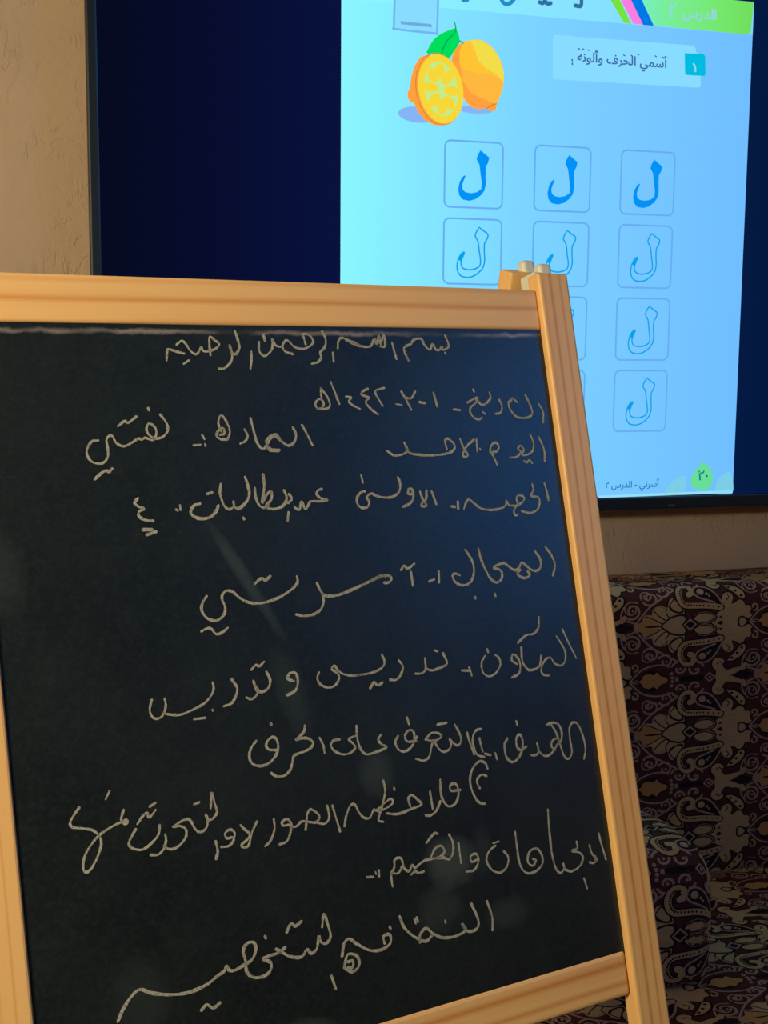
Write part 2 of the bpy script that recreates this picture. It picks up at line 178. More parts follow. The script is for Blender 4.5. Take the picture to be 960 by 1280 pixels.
ART = """f header_green 3 0 8411,8166 8457,8031 8694,7664 10366,7653 10428,7686 10476,8164 10472,8336
f stripe_green 3 0 7840,8136 7936,7989 8175,7667 8297,7658 8095,8001 7998,8149
f stripe_pink 4 0 8010,8150 8107,8002 8337,7665 8507,7660 8284,8017 8182,8165
f stripe_blue 4 0 8190,8165 8284,8017 8507,7660 8694,7660 8469,8032 8370,8180
f text_box 2 0 7013,7400 9385,7413 9441,7382 9460,7322 9530,7263 9567,6798 9518,6774 7015,6743 6991,6769 6982,7370
f teal 3 0 9253,7286 9591,7296 9622,7269 9643,6983 9619,6960 9309,6954 9275,6981
s pale_text 5 9 9418,7130 9445,7096 9457,7025
s dark_text 5 7 7312,7054 7313,7040
s dark_text 5 7 7314,6999 7318,6985
s dark_text 5 5 7409,7228 7433,7219
s dark_text 5 5 7485,7226 7509,7217
s dark_text 5 5 7576,7219 7600,7210
s dark_text 5 5 7723,7201 7747,7192
s dark_text 5 5 8185,7184 8209,7175
s dark_text 5 5 8314,7186 8339,7177
s dark_text 5 5 8426,7215 8451,7206
s dark_text 5 5 8733,7208 8757,7199
s dark_text 5 5 8856,7202 8881,7193
s box_line 3 9 4439,7806 4429,7336 4451,7298 5057,7283 5100,7307 5115,7861
f text_box 2 0 4446,7807 4444,7318 5078,7298 5107,7861
s mid_text 5 5 4537,7411 4548,7375 4559,7406 4570,7374
s mid_text 5 5 4577,7410 4588,7375 4599,7405 4610,7373
s mid_text 5 5 4617,7410 4628,7374 4639,7405 4650,7372
s mid_text 5 5 4657,7409 4668,7373 4678,7404 4690,7372
s mid_text 5 5 4697,7408 4708,7373 4718,7403 4730,7371
s mid_text 5 5 4737,7408 4748,7372 4759,7403 4770,7370
s mid_text 5 5 4777,7407 4788,7371 4799,7402 4810,7370
s mid_text 5 5 4817,7406 4828,7371 4839,7401 4850,7369
s mid_text 5 5 4857,7406 4868,7370 4879,7401 4890,7368
s mid_text 5 5 4897,7405 4909,7369 4919,7400 4931,7368
s mid_text 5 5 4937,7405 4949,7369 4960,7400 4971,7367
s mid_text 5 5 4978,7404 4989,7368 5000,7399 5011,7366
f title_blue 4 0 5611,7815 5609,7804 5604,7793 5596,7782 5585,7774 5572,7766 5557,7762 5541,7759 5526,7759 5511,7762 5497,7766 5486,7774 5477,7782 5472,7793 5470,7804 5471,7815 5477,7826 5485,7836 5496,7845 5509,7852 5524,7857 5540,7859 5555,7859 5570,7857 5584,7852 5595,7845 5604,7836 5609,7826
s title_blue 4 17 6109,7882 6137,7824 6198,7788 6273,7814 6333,7880
s title_text 4 17 6747,7859 6797,7849 6835,7880 6875,7849 6932,7860
s title_text 4 17 7339,7858 7434,7859 7443,7949
s title_text 4 14 6833,7859 6915,7859
f lavender 3 0 5123,6076 5113,6051 5088,6027 5048,6007 4998,5991 4938,5979 4871,5974 4803,5974 4734,5979 4670,5991 4614,6007 4567,6027 4533,6050 4513,6075 4508,6101 4518,6126 4543,6150 4582,6170 4632,6186 4692,6198 4757,6204 4826,6204 4894,6199 4959,6187 5016,6171 5063,6151 5098,6128 5118,6103
f lavender 3 0 6029,6220 6022,6207 6000,6194 5966,6183 5920,6173 5866,6166 5806,6161 5743,6159 5680,6159 5620,6163 5567,6170 5523,6178 5490,6189 5470,6201 5463,6214 5471,6227 5492,6240 5526,6251 5571,6261 5624,6268 5684,6273 5747,6275 5810,6275 5870,6271 5924,6265 5968,6256 6002,6245 6023,6233
f orange 4 0 5633,7224 5801,7237 5973,7154 6109,6993 6182,6793 6175,6569 6121,6411 6077,6322 6067,6242 5992,6204 5915,6244 5745,6227 5593,6304 5508,6442 5418,6641 5339,6906 5385,7062 5484,7166
f orange_deep 5 0 5508,6442 5418,6641 5339,6906 5385,7062 5466,7152 5521,7189 5467,7067 5463,6881 5531,6614 5665,6452 5894,6363 6077,6322 6067,6242 5992,6204 5915,6244 5745,6227 5593,6304
f yellow 5 0 5633,7224 5801,7237 5973,7154 6109,6993 6182,6793 6177,6648 6076,6745 5904,6826 5769,6929 5710,7084
f yellow_deep 5 0 5521,7189 5633,7224 5710,7084 5769,6929 5904,6826 6076,6745 6115,6706 5924,6748 5735,6756 5547,6785 5470,6882 5467,7067
s orange_line 6 4 5915,6244 5990,6293 6077,6322
f leaf_green 6 0 5388,7382 5441,7301 5458,7168 5375,7044 5291,6937 5172,6976 4958,6981 4968,7056 5058,7196 5204,7301
s leaf_line 7 5 5379,7455 5396,7332 5279,7206 5207,7083 5172,6976
s leaf_line 7 5 5458,7202 5522,7169
f orange_deep 7 0 4987,6977 4841,6923 4751,6783 4705,6629 4685,6459 4646,6406 4654,6323 4695,6265 4746,6261 4814,6129 4926,6017 5075,5950 5224,5955 5372,6008 5291,6429
f cut_rind 8 0 5276,5986 5196,5982 5114,6003 5037,6048 4966,6114 4905,6199 4858,6298 4827,6406 4813,6517 4817,6627 4838,6729 4876,6819 4929,6892 4994,6945 5068,6975 5147,6980 5228,6960 5306,6917 5377,6852 5439,6767 5487,6669 5519,6560 5534,6448 5530,6337 5509,6233 5470,6142 5416,6068 5350,6015
s orange_line 7 5 5252,5971 5170,5967 5086,5988 5006,6034 4933,6103 4871,6190 4822,6291 4790,6402 4776,6516 4780,6628 4802,6733 4842,6826 4896,6901 4963,6955 5039,6986 5121,6991 5204,6972 5284,6927 5358,6860 5421,6774 5471,6672 5504,6561 5519,6446 5515,6332 5493,6226 5453,6132 5398,6056 5330,6002 5252,5971
f cut_pith 9 0 5257,6093 5198,6090 5138,6107 5080,6143 5027,6196 4981,6263 4945,6341 4921,6426 4909,6514 4911,6600 4926,6680 4953,6750 4992,6807 5039,6848 5094,6870 5152,6874 5212,6857 5270,6822 5323,6770 5370,6703 5406,6625 5431,6540 5443,6452 5441,6365 5427,6284 5399,6213 5360,6156 5312,6115
f cut_rind 10 0 5203,6109 5168,6116 5139,6145 5121,6190 5117,6241 5128,6289 5153,6323 5186,6339 5220,6331 5250,6302 5269,6258 5272,6206 5261,6158 5236,6124
f cut_rind 10 0 5007,6210 4984,6235 4978,6275 4991,6322 5019,6368 5057,6403 5098,6420 5133,6416 5156,6391 5162,6352 5150,6304 5121,6258 5083,6223 5042,6206
f cut_rind 10 0 4884,6515 4902,6544 4941,6565 4993,6573 5048,6567 5095,6548 5125,6520 5131,6488 5113,6458 5074,6438 5022,6429 4967,6436 4920,6455 4890,6483
f cut_rind 10 0 4979,6773 5014,6781 5055,6769 5093,6738 5122,6696 5135,6650 5130,6610 5107,6583 5072,6575 5031,6588 4992,6618 4964,6661 4951,6706 4956,6747
f cut_rind 10 0 5147,6855 5181,6848 5211,6819 5229,6775 5233,6725 5222,6677 5197,6642 5164,6627 5130,6635 5100,6663 5082,6707 5078,6758 5090,6805 5114,6840
f cut_rind 10 0 5344,6756 5367,6732 5372,6692 5360,6644 5332,6599 5293,6564 5252,6546 5217,6550 5194,6575 5188,6614 5200,6662 5228,6707 5267,6742 5308,6760
f cut_rind 10 0 5469,6451 5450,6421 5411,6400 5358,6392 5303,6398 5255,6418 5225,6446 5219,6478 5237,6508 5276,6528 5329,6537 5384,6531 5432,6512 5462,6483
f cut_rind 10 0 5373,6190 5338,6182 5296,6195 5257,6226 5228,6269 5215,6315 5220,6356 5243,6382 5278,6390 5320,6377 5359,6347 5388,6304 5401,6257 5396,6217
f leaf_pale 2 0 9177,239 9232,364 9407,515 9547,537 9572,410 9499,248
f leaf_pale 2 0 10131,232 10163,432 10300,575 10425,554 10462,234
f badge_green 3 0 9881,772 10008,672 10076,525 10062,398 9984,319 9841,308 9704,363 9659,462 9707,588 9803,694
f white_edge 2 0 7982,258 10470,286 10480,238 7984,219"""
LAM = [(102, 370), (174, 319), (248, 268), (231, 193), (194, 127), (193, -3), (201, -127), (179, -227), (123, -300), (34, -363), (-66, -392), (-175, -376), (-233, -314), (-251, -225), (-231, -120), (-189, -44), (-146, -12), (-135, -27), (-161, -87), (-187, -163), (-175, -229), (-131, -265), (-41, -276), (54, -257), (121, -210), (133, -130), (108, 19), (87, 154), (39, 234), (60, 302)]
# ---------------- materials ----------------
def plaster(name, c, c2, bump=.55):
    k = NT(name)
    n1 = k.noise(3.0, 5, .6); k.base(k.mix(k.ramp(n1, [(.35, (0,0,0)), (.7, (1,1,1))]), lin(c), lin(c2)))
    m = k.mapping((1, 1, .45)); n2 = k.noise(24, 3, .6, m, .5)
    ridge = k.math('ABSOLUTE', k.math('SUBTRACT', n2, .5)); rr = k.ramp(ridge, [(0, (0,0,0)), (.02, (1,1,1))])
    n3 = k.noise(70, 4, .6); n4 = k.noise(6.5, 4, .6)
    sep = k.ramp(n4, [(.44, (0,0,0)), (.56, (1,1,1))])
    pit = k.ramp(k.noise(48, 5, .6, m, .6), [(.56, (1,1,1)), (.66, (0,0,0))])
    rr = k.mix(.45, (1,1,1), rr); rr = k.mix(1.0, rr, pit, 'MULTIPLY'); mk = k.mix(sep, (1,1,1), rr)
    h = k.math('ADD', k.math('MULTIPLY', mk, .5), k.math('MULTIPLY', n3, .35)); h = k.math('ADD', h, k.math('MULTIPLY', n2, .45))
    k.bump(h, bump, .007); k.rough(.75, .3); return k.m
M_wall = plaster('sand_plaster', (200, 172, 140), (186, 160, 132))
M_ceil = plain('ceiling_paint', (190, 182, 168), .8, .2)
M_trim = plain('trim_paint', (190, 180, 160), .5)
def carpet():
    k = NT('carpet'); n = k.noise(400, 2, .5); k.base(k.mix(n, lin((70, 30, 26)), lin((100, 52, 38)))); k.bump(n, .6, .004); k.rough(.95, .1); return k.m
M_carpet = carpet()
def pine(name, bands, seed=0):
    """bands: (position across in m, half width, strength); X along the grain, Y across"""
    k = NT(name); base = lin((226, 178, 112)); dark = lin((196, 126, 58))
    mp = k.mapping((1.2, 9, 9), (seed*3.1, seed, 0)); wob = k.noise(1.6, 2, .5, mp)
    sep = k.new('SeparateXYZ'); k.link(k.co, sep.inputs[0])
    y = k.math('ADD', sep.outputs[1], k.math('MULTIPLY', k.math('SUBTRACT', wob, .5), .009))
    fac = None
    for p, hw, s in bands:
        d = k.math('SUBTRACT', y, p)
        up = k.math('SUBTRACT', 1, k.math('DIVIDE', k.math('ABSOLUTE', d), hw), True)
        up = k.math('MULTIPLY', k.math('POWER', up, 1.3), s)
        fac = up if fac is None else k.math('MAXIMUM', fac, up)
    g = k.noise(1.0, 5, .6, k.mapping((3, 160, 160), (seed, 0, 0)))
    g2 = k.noise(1.0, 3, .5, k.mapping((1.5, 40, 40), (seed*2, 0, 0)))
    f2 = k.math('ADD', k.math('MULTIPLY', k.math('SUBTRACT', g, .45, True), .5), k.math('MULTIPLY', k.math('SUBTRACT', g2, .5, True), 1.0))
    if fac is not None: f2 = k.math('ADD', f2, fac, True)
    col = k.mix(f2, base, dark)
    k.base(col); k.bump(g, .08, .001)
    k.rough(.42, .45); return k.m
def slate():
    k = NT('slate_paint'); n = k.noise(9, 5, .6); n2 = k.noise(700, 2, .5); n3 = k.noise(28, 4, .65)
    col = k.mix(k.ramp(n, [(.35, (0,0,0)), (.75, (1,1,1))]), (.0052, .0078, .0073), (.0105, .0150, .0135))
    sm = k.math('MULTIPLY', k.ramp(n3, [(.55, (0,0,0)), (.85, (1,1,1))]), .35)
    col = k.mix(sm, col, (.022, .028, .026))
    sep = k.new('SeparateXYZ'); k.link(k.co, sep.inputs[0]); x, y = sep.outputs[0], sep.outputs[1]
    gr = k.noise(330, 3, .7); col = k.mix(k.math('MULTIPLY', k.ramp(gr, [(.45, (0,0,0)), (.75, (1,1,1))]), .5), col, (.022, .029, .027))
    # wiped chalk marks: centre u, v, radii, slant, strength (metres on the board)
    for (u, v, ru, rv, sl, s) in SMUDGE:
        dy = k.math('SUBTRACT', k.math('MULTIPLY', y, -1), v)
        dx = k.math('SUBTRACT', k.math('SUBTRACT', x, u), k.math('MULTIPLY', dy, sl))
        q = k.math('ADD', k.math('POWER', k.math('ABSOLUTE', k.math('DIVIDE', dx, ru)), 2), k.math('POWER', k.math('ABSOLUTE', k.math('DIVIDE', dy, rv)), 2))
        q = k.math('ADD', q, k.math('MULTIPLY', k.math('SUBTRACT', n3, .5), 1.6))
        mk = k.math('MULTIPLY', k.math('SUBTRACT', 1, q, True), s)
        col = k.mix(mk, col, (.07, .095, .083))
    # chalk dust line under the top rail
    e = k.math('ADD', y, k.math('MULTIPLY', k.math('SUBTRACT', k.noise(60, 4, .7), .5), .006))
    e = k.math('SUBTRACT', 1, k.math('DIVIDE', k.math('ABSOLUTE', k.math('ADD', e, .0045)), .0022), True)
    e = k.math('MULTIPLY', e, k.ramp(k.noise(40, 3, .6, k.mapping((.35, 1, 1))), [(.42, (0.1,0.1,0.1)), (.62, (1,1,1))]))
    col = k.mix(e, col, (.22, .19, .17))
    k.base(col); k.bump(n2, .08, .0006); k.rough(.33, .5); return k.m
SMUDGE = [(.155, .165, .006, .05, .55, .32), (.18, .245, .012, .035, .2, .16), (.283, .372, .022, .02, 0, .5), (.27, .40, .02, .018, 0, .25), (.235, .305, .016, .018, 0, .25),
          (.325, .415, .02, .012, 0, .2), (.165, .455, .022, .010, .3, .30), (.06, .41, .02, .03, 0, .12), (.0, .15, .02, .03, 0, .18), (.31, .37, .01, .02, 0, .15)]
def chalk():
    k = NT('chalk'); n = k.noise(900, 3, .7); n2 = k.noise(120, 2, .6)
    f = k.math('MULTIPLY', k.ramp(n, [(.30, (0,0,0)), (.52, (1,1,1))]), k.ramp(n2, [(.2, (.65,.65,.65)), (.6, (1,1,1))]))
    k.base(k.mix(f, (.09, .09, .075), (.385, .365, .285))); k.rough(.9, .1); return k.m
M_slate = slate(); M_chalk = chalk()
M_hinge = plain('hinge_plastic', (206, 204, 186), .45)
M_steel = plain('screw_steel', (150, 150, 150), .35, .5, 1)
M_white = plain('dry_wipe_white', (225, 228, 228), .3)

# ---------------- the room ----------------
def struct(o): o['kind'] = 'structure'; return o
XL, XR, YB, YF, H = -1.5, 2.4, .06, -3.6, 2.6
struct(box('floor', XL-.1, XR+.1, YF-.1, YB+.1, -.1, 0, M_carpet))
struct(box('ceiling', XL-.1, XR+.1, YF-.1, YB+.1, H, H+.1, M_ceil))
struct(box('wall_back', XL-.1, XR+.1, YB, YB+.1, 0, H, M_wall))
struct(box('wall_left', XL-.1, XL, YF-.1, YB+.0, 0, H, M_wall))
struct(box('wall_front', XL, XR, YF-.1, YF, 0, H, M_wall))
# right wall, opened for an added, unseen window
WY0, WY1, WZ0, WZ1 = -2.95, -1.85, 1.5, 2.45
bm = bmesh.new()
for a in ((YF-.1, WY0, 0, H), (WY1, YB, 0, H), (WY0, WY1, 0, WZ0), (WY0, WY1, WZ1, H)): box_bm(bm, XR, XR+.1, *a)
struct(put('wall_right', mesh_of(bm, 'wall_right'), None, [M_wall]))
kg = NT('added_glow_glass'); kg.base(lin((180, 200, 215))); kg.rough(.25)
kg.b.inputs['Emission Color'].default_value = (.05, .32, 1, 1); kg.b.inputs['Emission Strength'].default_value = PANE_GLOW  # added blue glow, placed so the blackboard mirrors it as a sheen
wf = struct(empty('added_window_1', (XR+.05, (WY0+WY1)/2, WZ0)))
for (a, b, c, d) in ((WY0, WY0+.05, WZ0, WZ1), (WY1-.05, WY1, WZ0, WZ1), (WY0+.05, WY1-.05, WZ0, WZ0+.05), (WY0+.05, WY1-.05, WZ1-.05, WZ1), ((WY0+WY1)/2-.025, (WY0+WY1)/2+.025, WZ0+.05, WZ1-.05)):
    box('added_window_frame', XR+.02, XR+.08, a, b, c, d, M_trim, wf, .004)
for a, b in ((WY0+.05, (WY0+WY1)/2-.025), ((WY0+WY1)/2+.025, WY1-.05)): box('added_glow_pane', XR+.045, XR+.055, a, b, WZ0+.05, WZ1-.05, kg.m, wf)
for nm, a in (('baseboard_back', (XL, XR, YB-.012, YB, 0, .08)), ('baseboard_left', (XL, XL+.012, YF, YB-.012, 0, .08)), ('baseboard_right', (XR-.012, XR, YF, YB-.012, 0, .08)), ('baseboard_front', (XL+.012, XR-.012, YF, YF+.012, 0, .08))):
    struct(box(nm, *a, M_trim, None, .003))

# ---------------- television ----------------
TX0, TX1, TZ0, TH = -.003, 1.412, .889, .840
tv = empty('television', (0.7, .06, TZ0), 'large black wall-mounted flat television showing a bright blue school lesson page', 'television')
M_bezel = plain('gloss_black', (20, 34, 48), .3, .5); M_shell = plain('matte_black_plastic', (10, 11, 12), .5)
def bezel():
    bm = bmesh.new(); t, b = .016, .022; y0, y1 = -.004, .016
    box_bm(bm, TX0, TX0+t, y0, y1, TZ0, TZ0+TH, .003); box_bm(bm, TX1-t, TX1, y0, y1, TZ0, TZ0+TH, .003)
    box_bm(bm, TX0+t-.002, TX1-t+.002, y0, y1, TZ0, TZ0+b, .003); box_bm(bm, TX0+t-.002, TX1-t+.002, y0, y1, TZ0+TH-t, TZ0+TH, .003)
    return put('bezel', mesh_of(bm, 'bezel'), tv, [M_bezel])
bezel()
box('back_cover', TX0+.004, TX1-.004, .016, .034, TZ0+.004, TZ0+TH-.004, M_shell, tv, .004)
box('wall_bracket', .45, .95, .034, .0595, TZ0+.2, TZ0+.6, M_shell, tv, .003)
for (px_, pz_) in ((.93, TZ0+.004),): box('indicator_lamp', px_-.006, px_+.006, -.0055, -.003, pz_, pz_+.004, plain('lamp_plastic', (70, 72, 78), .3), tv, .0008)
SCOL = {'dark': (7, 16, 52), 'header_green': None, 'stripe_green': (120, 226, 60), 'stripe_pink': (250, 125, 225), 'stripe_blue': (0, 120, 232), 'pale_text': (150, 212, 236), 'text_box': (136, 220, 255),
 'teal': (0, 188, 224), 'dark_text': (62, 105, 170), 'mid_text': (110, 170, 225), 'box_line': (112, 182, 240), 'title_blue': (36, 140, 200), 'title_text': (50, 110, 160), 'lavender': (135, 180, 245),
 'orange': (255, 184, 62), 'orange_deep': (255, 160, 62), 'yellow': (242, 222, 72), 'yellow_deep': (255, 196, 52), 'orange_line': (205, 130, 50), 'leaf_green': (0, 222, 92), 'leaf_line': (0, 170, 90),
 'cut_rind': (246, 216, 56), 'cut_pith': (196, 236, 140), 'footer_text': (40, 120, 190), 'leaf_pale': (124, 206, 232), 'badge_green': (104, 222, 150), 'badge_text': (0, 122, 140), 'white_edge': (150, 222, 248),
 'cell_line': (104, 172, 242), 'letter_blue': (0, 146, 248), 'letter_line': (8, 162, 236)}
def ramp_emit(name, x0, x1, stops):
    k = NT(name); k.base((0,0,0)); k.rough(.5, 0)
    sep = k.new('SeparateXYZ'); k.link(k.co, sep.inputs[0])
    f = k.math('DIVIDE', k.math('SUBTRACT', sep.outputs[0], x0), x1-x0, True)
    c = k.ramp(f, [(a, lin(b)) for a, b in stops]); k.link(c, k.b.inputs['Emission Color']); k.b.inputs['Emission Strength'].default_value = 1; return k.m
PL, PR, PB, PT, HB = .3625, 1.0468, .0240, .8160, .7654
M_page = ramp_emit('page_blue', PL, PR, [(0, (140, 246, 255)), (.12, (134, 236, 255)), (.42, (124, 212, 255)), (.75, (118, 198, 255)), (1, (112, 190, 255))])
M_head = ramp_emit('page_header', PL, PR, [(0, (142, 248, 255)), (.5, (136, 228, 255)), (1, (124, 214, 255))])
M_hgrn = ramp_emit('header_green', .83, PR, [(0, (122, 238, 205)), (.3, (120, 238, 150)), (.7, (118, 232, 110)), (1, (112, 222, 90))])
# printed Arabic: presentation forms laid out right to left (isolated, final, initial, medial)
FORMS = {'أ': 'FE83 FE84', 'ا': 'FE8D FE8E', 'ت': 'FE95 FE96 FE97 FE98', 'ح': 'FEA1 FEA2 FEA3 FEA4', 'د': 'FEA9 FEAA', 'ر': 'FEAD FEAE', 'س': 'FEB1 FEB2 FEB3 FEB4',
         'ف': 'FED1 FED2 FED3 FED4', 'ل': 'FEDD FEDE FEDF FEE0', 'م': 'FEE1 FEE2 FEE3 FEE4', 'ن': 'FEE5 FEE6 FEE7 FEE8', 'ه': 'FEE9 FEEA FEEB FEEC', 'و': 'FEED FEEE', 'ي': 'FEF1 FEF2 FEF3 FEF4'}
def shape(s):
    out = ''
    for i, ch in enumerate(s):
        if ch not in FORMS: out = ch+out; continue
        f = FORMS[ch].split(); prev = i > 0 and s[i-1] in FORMS and len(FORMS[s[i-1]].split()) == 4
        nxt = len(f) == 4 and i+1 < len(s) and s[i+1] in FORMS
        out = chr(int(f[(3 if nxt else 1) if prev else (2 if nxt else 0)], 16))+out
    return out
def text_tris(s, x0, x1, zb, hgt, slope=0, ofs=0):
    """font outline triangles fitted between x0 and x1; hgt = alif height"""
    def tris(body, offset=0):
        c = bpy.data.curves.new('letters', 'FONT'); c.body = body; c.resolution_u = 3; c.offset = offset
        o = bpy.data.objects.new('letters', c); COL.objects.link(o); m = o.to_mesh(); m.calc_loop_triangles()
        co = np.array([v.co[:2] for v in m.vertices]); T = np.array([t.vertices[:] for t in m.loop_triangles]); o.to_mesh_clear()
        bpy.data.objects.remove(o); bpy.data.curves.remove(c); return co[T]
    ref = tris(chr(0xFE8D)); aH = ref[..., 1].max()
    T = tris(shape(s), ofs); a, b_ = T[..., 0].min(), T[..., 0].max()
    T[..., 0] = x0+(T[..., 0]-a)/(b_-a)*(x1-x0); T[..., 1] = zb+T[..., 1]*hgt/aH+(x1-T[..., 0])*slope
    return T
TEXTS = [('أسمي الحرف وألونه', .7395, .8965, .7040, .0135, 0, 'dark_text', .02), ('الدرس', .9189, .9795, .7835, .0155, 0, 'pale_text', .02), ('٢', .8965, .9075, .7790, .026, 0, 'pale_text', .0),
         ('أسرتي - الدرس ٢', .8098, .9083, .0378, .0105, 0, 'footer_text', .02), ('٠٢', .9797, .9985, .0468, .0165, 0, 'badge_text', .01)]
SMOOTH = ('orange', 'leaf_green', 'cut_rind', 'cut_pith', 'badge_green', 'leaf_pale', 'lavender')
def screen():
    mats = [ramp_emit('screen_dark', 0, TX1, [(0, (6, 11, 32)), (.1, (6, 12, 42)), (.25, (9, 18, 62)), (.75, (4, 26, 66)), (1, (2, 14, 48))]), M_page, M_head, M_hgrn]; idx = {'header_green': 3}
    for k in SCOL:
        if k not in ('dark', 'header_green'): idx[k] = len(mats); mats.append(emit('screen_'+k, SCOL[k]))
    Vs = []; Ms = []
    def add(T, layer, mi):
        T = np.asarray(T); Z = np.full(T.shape[:2]+(3,), 0.); Z[..., 0] = T[..., 0]; Z[..., 2] = T[..., 1]+TZ0; Z[..., 1] = -.00012*layer
        Vs.append(Z); Ms.append(np.full(len(T), mi))
    rect = lambda a, b, c, d: poly([(a, c), (b, c), (b, d), (a, d)])
    add(rect(TX0+.014, TX1-.014, .020, TH-.014), 0, 0)
    add(rect(PL, PR, PB, PT), 1, 1); add(rect(PL, PR, HB, PT), 2, 2)
    TOP = .8158
    for ln in ART.split('\n'):
        q = ln.split(); pts = [tuple(int(v)/1e4 for v in s.split(',')) for s in q[4:]]
        pts = [(min(max(a, PL+.001), PR-.0008), min(b, TOP)) for a, b in pts]
        if q[0] == 'f': add(poly([tuple(v) for v in smooth(pts+[pts[0]], 4)[:-1]] if q[1] in SMOOTH else pts), int(q[2])+1, idx[q[1]])
        else: add(ribbon(smooth(pts, 4), int(q[3])*.00036), int(q[2])+1, idx[q[1]])
    def rrect(cx, cz, hx, hz, r):
        P = []
        for sx, sz, a0 in ((1, 1, 0), (-1, 1, 90), (-1, -1, 180), (1, -1, 270)):
            for k in range(6):
                a = math.radians(a0+18*k); P.append((cx+sx*(hx-r)+r*math.cos(a), cz+sz*(hz-r)+r*math.sin(a)))
        return P
    for i in range(3):
        for j in range(4):
            cx, cz = .5726+.14774*i, .5252-.11531*j
            add(ribbon(rrect(cx, cz, .0472, .0492, .009), .0027, 0, True), 3, idx['cell_line'])
            L = [(cx+a/1e4, cz+b/1e4) for a, b in LAM]
            if j == 0: add(poly(L), 4, idx['letter_blue'])
            else:
                S_ = smooth(L+[L[0]], 3)[:-1]; add(ribbon(S_, .0023, 0, True), 4, idx['letter_line'])
                add(poly([L[k] for k in (14, 15, 16, 17, 18, 19)]), 4, idx['letter_line'])
    for s_, x0, x1, zb, hgt, sk, ci, ofs in TEXTS: add(text_tris(s_, x0, x1, zb, hgt, sk, ofs), 6, idx[ci])
    P = np.concatenate(Vs); n = len(P)
    # face the viewer (-y)
    nrm = np.cross(P[:, 1]-P[:, 0], P[:, 2]-P[:, 0])[:, 1]; fl = nrm > 0; P[fl] = P[fl][:, ::-1]
    me = np_mesh('screen', P.reshape(-1, 3), np.arange(n*3).reshape(n, 3), np.concatenate(Ms))
    return put('screen', me, tv, mats)
screen()

# ---------------- sofa: woven damask on curved upholstery ----------------
def weave(name, c1, c2, spec=.25):
    k = NT(name); n = k.noise(420, 3, .7); n2 = k.noise(14, 3, .5)
    c = k.mix(n, lin(c1), lin(c2)); c = k.mix(k.math('MULTIPLY', n2, .35), c, lin(c1)); k.base(c)
    wv = k.new('TexWave', wave_type='BANDS', bands_direction='Z'); wv.inputs['Scale'].default_value = 260; k.link(k.co, wv.inputs[0])
    k.bump(k.math('ADD', wv.outputs['Fac'], n), .35, .0008); k.rough(.7, spec)
    return k.m
DM = [weave('damask_ground', (62, 30, 26), (104, 54, 44)), weave('damask_gold', (176, 146, 96), (226, 192, 134)), weave('damask_mauve', (160, 128, 108), (212, 176, 148)),
      weave('damask_black', (16, 12, 14), (34, 24, 26)), weave('damask_pale', (172, 146, 104), (214, 186, 138)), weave('damask_amber', (176, 130, 68), (220, 172, 98))]
